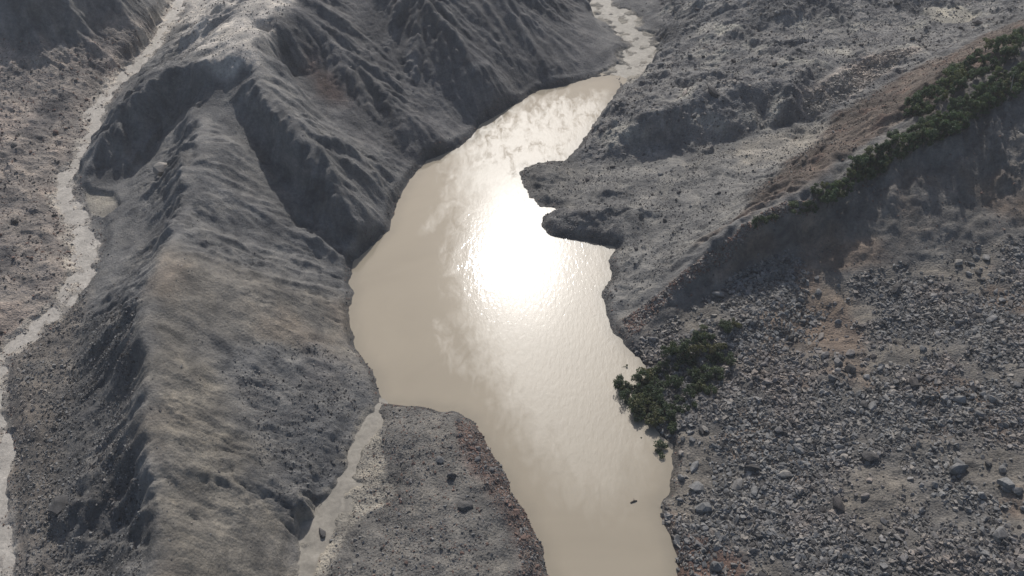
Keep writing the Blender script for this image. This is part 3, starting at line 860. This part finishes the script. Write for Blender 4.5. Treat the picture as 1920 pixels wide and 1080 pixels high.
def rubble(name, x, y, z, s, mats, label, nvar=4):
    """loose stones nobody could count: one object, instanced on points"""
    n = len(x)
    me = bpy.data.meshes.new(name+'_points')
    me.vertices.add(n); me.vertices.foreach_set('co', np.stack([x, y, z+s*0.06], 1).astype(np.float32).ravel())
    a1 = me.attributes.new('size', 'FLOAT_VECTOR', 'POINT')
    a1.data.foreach_set('vector', (s[:, None]*rng.uniform(.75, 1.25, (n, 3))).astype(np.float32).ravel())
    a2 = me.attributes.new('turn', 'FLOAT_VECTOR', 'POINT')
    rt = rng.normal(0, .35, (n, 3)); rt[:, 2] = rng.random(n)*6.28
    a2.data.foreach_set('vector', rt.astype(np.float32).ravel())
    a3 = me.attributes.new('pick', 'INT', 'POINT'); a3.data.foreach_set('value', rng.integers(0, nvar*len(mats), n).astype(np.int32))
    o = bpy.data.objects.new(name, me); COL.objects.link(o)
    ng = bpy.data.node_groups.new(name, 'GeometryNodeTree')
    ng.interface.new_socket('Geometry', in_out='INPUT', socket_type='NodeSocketGeometry')
    ng.interface.new_socket('Geometry', in_out='OUTPUT', socket_type='NodeSocketGeometry')
    N, L = ng.nodes, ng.links
    gi, go = N.new('NodeGroupInput'), N.new('NodeGroupOutput')
    gti = N.new('GeometryNodeGeometryToInstance')
    k = 0
    for mm in mats:
        for v in range(nvar):
            src = bpy.data.objects.new('stone', rock_mesh('stone', 100+k*7+len(name), mm, n=11))
            oi = N.new('GeometryNodeObjectInfo'); oi.inputs['Object'].default_value = src
            L.new(oi.outputs['Geometry'], gti.inputs['Geometry']); k += 1
    iop = N.new('GeometryNodeInstanceOnPoints')
    L.new(gi.outputs[0], iop.inputs['Points']); L.new(gti.outputs[0], iop.inputs['Instance'])
    iop.inputs['Pick Instance'].default_value = True
    def na(nm, t):
        q = N.new('GeometryNodeInputNamedAttribute'); q.data_type = t; q.inputs['Name'].default_value = nm; return q.outputs['Attribute']
    L.new(na('pick', 'INT'), iop.inputs['Instance Index'])
    L.new(na('turn', 'FLOAT_VECTOR'), iop.inputs['Rotation'])
    L.new(na('size', 'FLOAT_VECTOR'), iop.inputs['Scale'])
    L.new(iop.outputs[0], go.inputs[0])
    md = o.modifiers.new('stones', 'NODES'); md.node_group = ng
    o['kind'] = 'stuff'; o['label'] = label; o['category'] = 'rubble'
    return o

def put_rubble(name, zone_k, n, lo, hi, mats, label, dens=None, a=2.2):
    x, y, z = scatter(n, zone_k, clump*dry if dens is None else dens*dry)
    rubble(name, x, y, z, pareto(n, lo, hi, a), mats, label)
put_rubble('rubble', 'talus', 50000, .65, 2.6, [ROCK[0], ROCK[0], ROCK[3], ROCK[1]], 'loose grey stones covering the slope right of the lake', np.clip(0.7+2.6*fbm(XX, YY, 26, 4, 141)+0.8*fbm(XX, YY, 6, 2, 143), 0.03, 2.6), 1.7)
put_rubble('rubble', 'dam', 6000, .3, 1.5, [ROCK[0], ROCK[0], ROCK[2], ROCK[3]], 'loose stones on the debris bank below the lake')
put_rubble('rubble', 'dam_rust', 3500, .3, 1.5, [ROCK[2], ROCK[0], ROCK[3]], 'reddish stones along the lake edge of the debris bank', np.ones_like(clump))
put_rubble('rubble', 'terrace', 12000, .5, 2.2, [ROCK[0], ROCK[3], ROCK[1]], 'scattered stones on the rubble terrace beyond the lake')
put_rubble('rubble', 'fan', 8000, .3, 1.3, [ROCK[0], ROCK[3]], 'sparse stones on the smooth debris fan')
put_rubble('rubble', 'ridge_lip', 5000, .4, 1.7, [ROCK[2], ROCK[0], ROCK[1]], 'stones along the lip of the landslide ridge', np.ones_like(clump))
put_rubble('rubble', 'west_flat', 5000, .4, 2.0, [ROCK[2], ROCK[3]], 'scattered stones on the left valley floor')
put_rubble('rubble', 'crest_west', 7000, .35, 1.4, [ROCK[0], ROCK[3]], 'broken stones on the dark left flank of the ridge')
put_rubble('rubble', 'pale_scree', 4000, .5, 2.0, [ROCK[1]], 'pale scree at the edge of the rubble terrace', np.ones_like(clump))
wd_, wz_, ww_ = STREAMS['west']
keep_f = FIELD['foot']; FIELD['bed'] = wd_-ww_*1.25-1.0; dry_, dry = dry, np.ones_like(dry)
put_rubble('rubble', 'bed', 5000, .3, 1.3, [ROCK[2], ROCK[1], ROCK[3]], 'stones lying in and along the left stream')
dry = dry_
put_rubble('rubble', 'foot', 3500, .4, 1.6, [ROCK[0], ROCK[1], ROCK[3]], 'pale and dark stones on the low ground beside the left stream')
put_rubble('rubble', 'crag_east', 1500, .35, 1.3, [ROCK[0], ROCK[3]], 'broken stones on the craggy slope above the outlet channel')
put_rubble('rubble', 'rust_slope', 2500, .4, 1.4, [ROCK[2], ROCK[3]], 'brown stones on the back slope of the landslide ridge')
FIELD['slopes'] = np.where((REG == 0) | (REG == 1), -1.0, 5.0)
put_rubble('rubble', 'slopes', 6000, .28, 1.2, [ROCK[0], ROCK[3], ROCK[1]], 'sparse stones on the eroded slopes left of the lake')
put_rubble('rubble', 'ridge_face', 2500, .3, 1.3, [ROCK[0], ROCK[2], ROCK[3]], 'stones on the dark face of the landslide ridge')
FIELD['shore'] = np.where((sdw > 0.15) & (sdw < 2.4), -1.0, 5.0)
put_rubble('rubble', 'shore', 4500, .22, 1.0, [ROCK[0], ROCK[3], ROCK[2]], 'small stones stranded along the lake shore')
put_rubble('rubble', 'plateau', 1200, .4, 1.5, [ROCK[1], ROCK[3]], 'dark and pale stones on the light ridge top')

# ------------------------------------------------------------------ boulders that can be told apart
ROCKS_BIG = [[rock_mesh('boulder', 900+i*13+k, mm, n=26) for i in range(7)] for k, mm in enumerate(ROCK)]
def one_boulder(name, x, y, size, kind, label, group=None, sink=0.18, turn=None, cat='boulder', tall=1.0):
    o = bpy.data.objects.new(name, random.choice(ROCKS_BIG[kind])); COL.objects.link(o)
    z = float(sample(Z, x, y))
    o.location = (x, y, z+size*0.32*tall-size*sink)
    o.scale = (size*random.uniform(.85, 1.2), size*random.uniform(.8, 1.1), size*random.uniform(.75, 1.1)*tall)
    o.rotation_euler = (random.gauss(0, .2), random.gauss(0, .2), random.random()*6.28 if turn is None else turn)
    o['label'] = label; o['category'] = cat
    if group: o['group'] = group
    return o
def boulders(zone_k, n, lo, hi, kinds, label, group, dens=None):
    x, y, z = scatter(n, zone_k, (clump if dens is None else dens)*dry, -2.0)
    for a, b, c in zip(x, y, pareto(n, lo, hi, 1.8)):
        k = random.choice(kinds)
        lb = ('large ' if c > lo*1.35 else 'smaller ')+('grey', 'pale', 'brown', 'blackish')[k]+' boulder '+label(float(a), float(b))
        one_boulder('boulder', float(a), float(b), float(c), k, lb, group)
boulders('talus', 165, 2.1, 5.0, [0, 0, 0, 1, 3], lambda x, y: 'on the rubble slope '+('close to the lake edge' if x < 62 else 'in its right part' if x > 112 else 'in its middle')+(' near the bottom' if y < 150 else ' below the dark ridge face' if y > 205 else ' halfway up'), 'boulders on the rubble slope')
boulders('terrace', 60, 2.0, 5.0, [0, 3, 1], lambda x, y: 'on the far rubble terrace '+('close to the inflowing stream' if x < 90 else 'near the brown ridge' if x > 190 else 'above the dark scarp'), 'boulders on the far terrace')
boulders('dam_rust', 22, 1.3, 2.6, [2, 0], lambda x, y: 'on the lake edge of the debris bank, '+('at its far end' if y > 165 else 'at its near end'), 'boulders along the bank edge', np.ones_like(clump))
boulders('fan', 14, 1.4, 2.6, [3, 0], lambda x, y: 'on the smooth debris fan '+('beside the lake' if x < 75 else 'below the scarp'), 'boulders on the debris fan')
boulders('west_flat', 26, 1.6, 4.0, [2, 3], lambda x, y: 'on the valley floor left of the stream, '+('at the far end' if y > 330 else 'in the middle stretch' if y > 240 else 'at the near end'), 'boulders on the valley floor')
def boulder_at(px, py, size, kind, label, **kw):
    x, y = ground(px, py); return one_boulder(kw.pop('name', 'boulder'), float(x[0]), float(y[0]), size, kind, label, **kw)
boulder_at(603, 1000, 3.4, 3, 'dark rounded boulder standing alone in the silty outlet channel', sink=.1)
boulder_at(826, 868, 3.4, 0, 'large grey boulder on the debris bank, farthest from the camera of three')
boulder_at(848, 900, 3.6, 3, 'dark boulder on the debris bank, middle of three')
boulder_at(873, 955, 3.6, 3, 'dark boulder on the debris bank, nearest the camera of three')
boulder_at(1305, 918, 4.2, 0, 'big flat grey slab at the foot of the rubble slope near the water')
boulder_at(1318, 958, 4.6, 0, 'broad grey boulder just below the flat slab near the water')
boulder_at(1470, 890, 4.2, 1, 'large pale block in the middle of the rubble slope')
boulder_at(1790, 890, 4.6, 0, 'large tilted block at the right of the rubble slope', tall=1.3)
boulder_at(1880, 920, 5.4, 0, 'biggest grey block at the right edge of the rubble slope', tall=1.2)
boulder_at(120, 965, 7.0, 3, 'big dark rock block at the foot of the ridge left flank', name='rock_outcrop', cat='rock')
boulder_at(306, 325, 7.5, 1, 'pale rock outcrop standing above the silt patch on the ridge', name='rock_outcrop', cat='rock', tall=1.4)
boulder_at(1335, 180, 6.0, 3, 'dark block standing on the terrace above the scarp', name='rock_outcrop', cat='rock')

# ------------------------------------------------------------------ trees
def leaf_material(name, c1, c2):
    mt, nt, b = new_mat(name)
    geo = node(nt, 'ShaderNodeNewGeometry')
    n = noise(nt, geo.outputs['Position'], 0.5, 3)
    oi = node(nt, 'ShaderNodeObjectInfo')
    c = ramp(nt, n.outputs['Fac'], [(0.3, c1), (0.7, c2)]).outputs['Color']
    c = mix(nt, c, ramp(nt, oi.outputs['Random'], [(0.0, (.65, .75, .7)), (0.7, (1.2, 1.2, 1.1)), (1.0, (1.7, 1.25, 1.0))]).outputs['Color'], 1.0)
    nt.links.new(c, b.inputs['Base Color']); b.inputs['Roughness'].default_value = 0.6
    tr = node(nt, 'ShaderNodeBsdfTranslucent'); nt.links.new(mix(nt, c, (1.1, 1.25, .7, 1), 1.0), tr.inputs['Color'])
    ms = node(nt, 'ShaderNodeMixShader'); ms.inputs[0].default_value = 0.35
    nt.links.new(b.outputs['BSDF'], ms.inputs[1]); nt.links.new(tr.outputs['BSDF'], ms.inputs[2])
    nt.links.new(ms.outputs[0], [q for q in nt.nodes if q.type == 'OUTPUT_MATERIAL'][0].inputs['Surface'])
    b.inputs['Specular IOR Level'].default_value = 0.3
    return mt
M_LEAF = leaf_material('tree_foliage', (.045, .07, .042), (.095, .132, .076))
M_SHRUB = leaf_material('shrub_foliage', (.045, .064, .038), (.095, .115, .067))
M_BARK, nt_, b_ = new_mat('bark')
b_.inputs['Base Color'].default_value = (.085, .07, .055, 1); b_.inputs['Roughness'].default_value = .9
M_DEAD, nt_, b_ = new_mat('dead_wood')
b_.inputs['Base Color'].default_value = (.33, .3, .26, 1); b_.inputs['Roughness'].default_value = .9

def tube(V, F, a, b, ra, rb, n=5):
    a, b = Vector(a), Vector(b); ax = (b-a).normalized()
    s_ = ax.orthogonal().normalized(); t_ = ax.cross(s_)
    k = len(V)
    for p, r in ((a, ra), (b, rb)):
        for i in range(n):
            an = 2*math.pi*i/n
            V.append(p+s_*math.cos(an)*r+t_*math.sin(an)*r)
    for i in range(n):
        F.append((k+i, k+(i+1) % n, k+n+(i+1) % n, k+n+i))
    F.append(tuple(k+n+i for i in range(n)))
def mesh_of(name, V, F, mat):
    me = bpy.data.meshes.new(name); me.from_pydata([tuple(v) for v in V], [], F); me.materials.append(mat); return me

def tree_meshes(seed, h, spread, low, leaf_n, leaf, mat):
    r = random.Random(seed)
    V, F = [], []
    top = Vector((r.gauss(0, .3), r.gauss(0, .3), h*.72))
    midp = Vector((top.x*.4+r.gauss(0, .15), top.y*.4, h*.35))
    tube(V, F, (0, 0, -.6), midp, h*.03, h*.022); tube(V, F, midp, top, h*.022, h*.01)
    blobs = []
    for k in range(r.randint(7, 10)):
        an = r.random()*6.28; rr = spread*math.sqrt(r.random()); zz = h*r.uniform(low, .95)
        rr *= (1.15-abs(zz/h-.55)*1.1)
        c = Vector((math.cos(an)*rr, math.sin(an)*rr, zz))
        blobs.append((c, spread*r.uniform(.35, .6)))
        st = midp.lerp(top, r.random()*.8)
        tube(V, F, st, c, h*.011, h*.004, 4)
    trunk = mesh_of('trunk', V, F, M_BARK)
    V, F = [], []
    for k in range(leaf_n):
        c, br = blobs[k % len(blobs)]
        d = Vector((r.gauss(0, 1), r.gauss(0, 1), r.gauss(0, .8))).normalized()
        p = c+d*br*(r.random()**.4)
        nrm = (d+Vector((r.gauss(0, .5), r.gauss(0, .5), r.gauss(.4, .5)))).normalized()
        s_ = nrm.orthogonal().normalized(); t_ = nrm.cross(s_)
        an = r.random()*6.28; s2 = s_*math.cos(an)+t_*math.sin(an); t2 = nrm.cross(s2)
        l = leaf*r.uniform(.6, 1.3); i = len(V)
        V += [p-s2*l, p-t2*l*.55+nrm*l*.15, p+s2*l*1.1, p+t2*l*.55+nrm*l*.15]
        F.append((i, i+1, i+2, i+3))
    return trunk, mesh_of('crown', V, F, mat)

TREES = [tree_meshes(40+i, 6.2+i*.45, 2.1+.15*i, .35, 620, .42, M_LEAF) for i in range(6)]
SHRUBS = [tree_meshes(80+i, 3.2+.3*i, 1.9+.12*i, .15, 520, .34, M_SHRUB) for i in range(5)]
def plant(name, meshes, x, y, z, sc, label, cat, group=None):
    e = bpy.data.objects.new(name, None); COL.objects.link(e); e.empty_display_size = .5
    e.location = (x, y, z); e.rotation_euler = (random.gauss(0, .06), random.gauss(0, .06), random.random()*6.28)
    e.scale = (sc*random.uniform(.9, 1.1), sc*random.uniform(.9, 1.1), sc*random.uniform(.85, 1.15))
    e['label'] = label; e['category'] = cat
    if group: e['group'] = group
    for nm, me in zip(('trunk', 'crown'), meshes):
        c = bpy.data.objects.new(nm, me); COL.objects.link(c); c.parent = e
    return e
def in_poly(px, py, P):
    c = False
    for (ax, ay), (bx, by) in zip(P, P[1:]+P[:1]):
        if (ay > py) != (by > py) and px < (bx-ax)*(py-ay)/(by-ay)+ax: c = not c
    return c
def grove(P, n, gap, meshes, sc, name, label, cat, group, holes=()):
    """plants standing on the ground inside a world polygon, at least `gap` metres apart"""
    W = zone(P); lo, hi = W.min(0), W.max(0)
    Hs = [[tuple(q_) for q_ in zone(h_)] for h_ in holes]
    W = [tuple(w_) for w_ in W]; got = []
    for t in range(n*60):
        x, y = random.uniform(lo[0], hi[0]), random.uniform(lo[1], hi[1])
        if not in_poly(x, y, W) or any(in_poly(x, y, h_) for h_ in Hs): continue
        if any((x-a)**2+(y-b)**2 < gap*gap for a, b in got): continue
        got.append((x, y))
        z = float(sample(Z, x, y)); ss = random.uniform(*sc)
        plant(name, random.choice(meshes), x, y, max(z, -0.35), ss, label(x, y, ss) if callable(label) else label, cat, group)
        if len(got) >= n: break
    return len(got)
def tree_label(where):
    def f(x, y, sc):
        return ('tall' if sc > .67 else 'low' if sc < .54 else 'medium')+' green tree '+where+(', right end' if x > 225 else ', right half' if x > 200 else ', middle' if x > 178 else ', left half' if x > 158 else ', left end')
    return f
g1 = grove([(1680,225),(1750,170),(1800,138),(1920,62),(2010,15),(2010,62),(1920,105),(1800,180),(1720,228)], 150, 1.5, TREES, (.4, .78), 'tree',
      tree_label('in the upper row on the ridge crest'), 'tree', 'trees of the upper row on the ridge')
g2 = grove([(1525,392),(1600,322),(1680,270),(1760,228),(1920,130),(2010,80),(2010,135),(1920,172),(1840,230),(1780,268),(1700,302),(1620,350),(1550,396)], 190, 1.5, TREES, (.42, .82), 'tree',
      tree_label('in the lower belt on the shaded ridge face'), 'tree', 'trees of the lower belt on the ridge')
g3 = grove([(1400,440),(1480,390),(1540,350),(1560,370),(1480,410),(1420,450)], 10, 2.5, SHRUBS, (.5, .8), 'shrub',
      'small brownish green shrub on the lip of the ridge', 'shrub', 'shrubs on the ridge lip')
g4 = grove([(1205,745),(1215,700),(1250,668),(1310,645),(1370,660),(1375,712),(1330,755),(1280,790),(1240,800),(1215,790)], 48, 1.9, SHRUBS, (.5, 1.2), 'shrub',
      lambda x, y, s_: ('big' if s_ > .85 else 'small')+' green shrub of the lakeside thicket, '+('at its water side' if x < 52 else 'at its slope side' if x > 66 else 'in its middle')+(', near end' if y < 195 else ', far end'), 'shrub', 'shrubs of the lakeside thicket')
g6 = grove([(1150,728),(1185,708),(1222,700),(1215,745),(1235,800),(1195,795),(1178,755)], 18, 1.6, SHRUBS, (.6, 1.1), 'shrub',
      lambda x, y, s_: ('big' if s_ > .85 else 'small')+' drowned shrub standing in the lake beside the thicket, '+('near end' if y < 192 else 'far end'), 'shrub', 'drowned shrubs beside the thicket')
g5 = grove([(1300,640),(1340,610),(1400,620),(1380,650)], 6, 2.5, SHRUBS, (.6, .95), 'shrub',
      'dark shrub among the stones above the lakeside thicket', 'shrub', 'shrubs above the thicket')
def plant_at(px, py, meshes, sc, name, label, cat, group=None, dz=0.0):
    x, y = ground(px, py); x, y = float(x[0]), float(y[0])
    return plant(name, meshes, x, y, max(float(sample(Z, x, y)), -.9)+dz, sc, label, cat, group)
for px, py, sc, lb in ((1172,735,.95,'drowned shrub standing farthest out in the lake beside the thicket'), (1195,770,1.1,'drowned shrub at the outer corner of the thicket'),
        (1240,845,.85,'lone shrub in the water below the thicket'), (1262,812,.9,'shrub at the lower end of the thicket by the shore'),
        (1172,690,.4,'small drowned bush poking from the water above the thicket'), (1138,702,.25,'tiny tuft of twigs far out in the water above the thicket'),
        (1200,822,.3,'small dark tuft in the water between thicket and lone shrub')):
    plant_at(px, py, random.choice(SHRUBS), sc, 'shrub', lb, 'shrub')

# pale dead trunk on the shaded face
V, F = [], []
tube(V, F, (0, 0, -.5), (.3, 0, 4), .28, .2); tube(V, F, (.3, 0, 4), (.2, .2, 9), .2, .07)
dt = bpy.data.objects.new('dead_trunk', mesh_of('dead_trunk', V, F, M_DEAD)); COL.objects.link(dt)
x, y = ground(1887, 190); dt.location = (float(x[0]), float(y[0]), float(sample(Z, x, y)[0])); dt.rotation_euler = (0, -.15, 0)
dt['label'] = 'bare pale dead trunk standing on the dark ridge face'; dt['category'] = 'trunk'
# driftwood floating alone
V, F = [], []
tube(V, F, (-.9, 0, .05), (.2, .1, .22), .22, .25, 6); tube(V, F, (.2, .1, .22), (1.0, -.1, .1), .25, .14, 6); tube(V, F, (.1, .1, .2), (.4, .7, .6), .1, .04, 4)
dw = bpy.data.objects.new('driftwood', mesh_of('driftwood', V, F, M_BARK)); COL.objects.link(dw)
x, y = at(1188, 941, 0); dw.location = (float(x), float(y), 0); dw.rotation_euler = (0, 0, .4)
dw['label'] = 'small dark piece of driftwood floating alone in the lower lake'; dw['category'] = 'driftwood'
print('plants', g1, g2, g3, g4, g5)

# ------------------------------------------------------------------ haze in the valley air
HZ = (-352, -14, -9), (352, 514, 206)
hv = [(x, y, z) for z in (HZ[0][2], HZ[1][2]) for x, y in ((HZ[0][0], HZ[0][1]), (HZ[1][0], HZ[0][1]), (HZ[1][0], HZ[1][1]), (HZ[0][0], HZ[1][1]))]
hm = bpy.data.meshes.new('haze'); hm.from_pydata(hv, [], [(3, 2, 1, 0), (4, 5, 6, 7), (0, 1, 5, 4), (1, 2, 6, 5), (2, 3, 7, 6), (3, 0, 4, 7)])
hz_m = bpy.data.materials.new('haze'); hz_m.use_nodes = True; nt = hz_m.node_tree; nt.nodes.clear()
ho = nt.nodes.new('ShaderNodeOutputMaterial'); hvv = nt.nodes.new('ShaderNodeVolumePrincipled')
hvv.inputs['Color'].default_value = (.9, .91, .93, 1); hvv.inputs['Density'].default_value = 0.00014; hvv.inputs['Anisotropy'].default_value = 0.2
nt.links.new(hvv.outputs['Volume'], ho.inputs['Volume'])
hm.materials.append(hz_m)
hz = bpy.data.objects.new('haze', hm); COL.objects.link(hz); hz['kind'] = 'stuff'
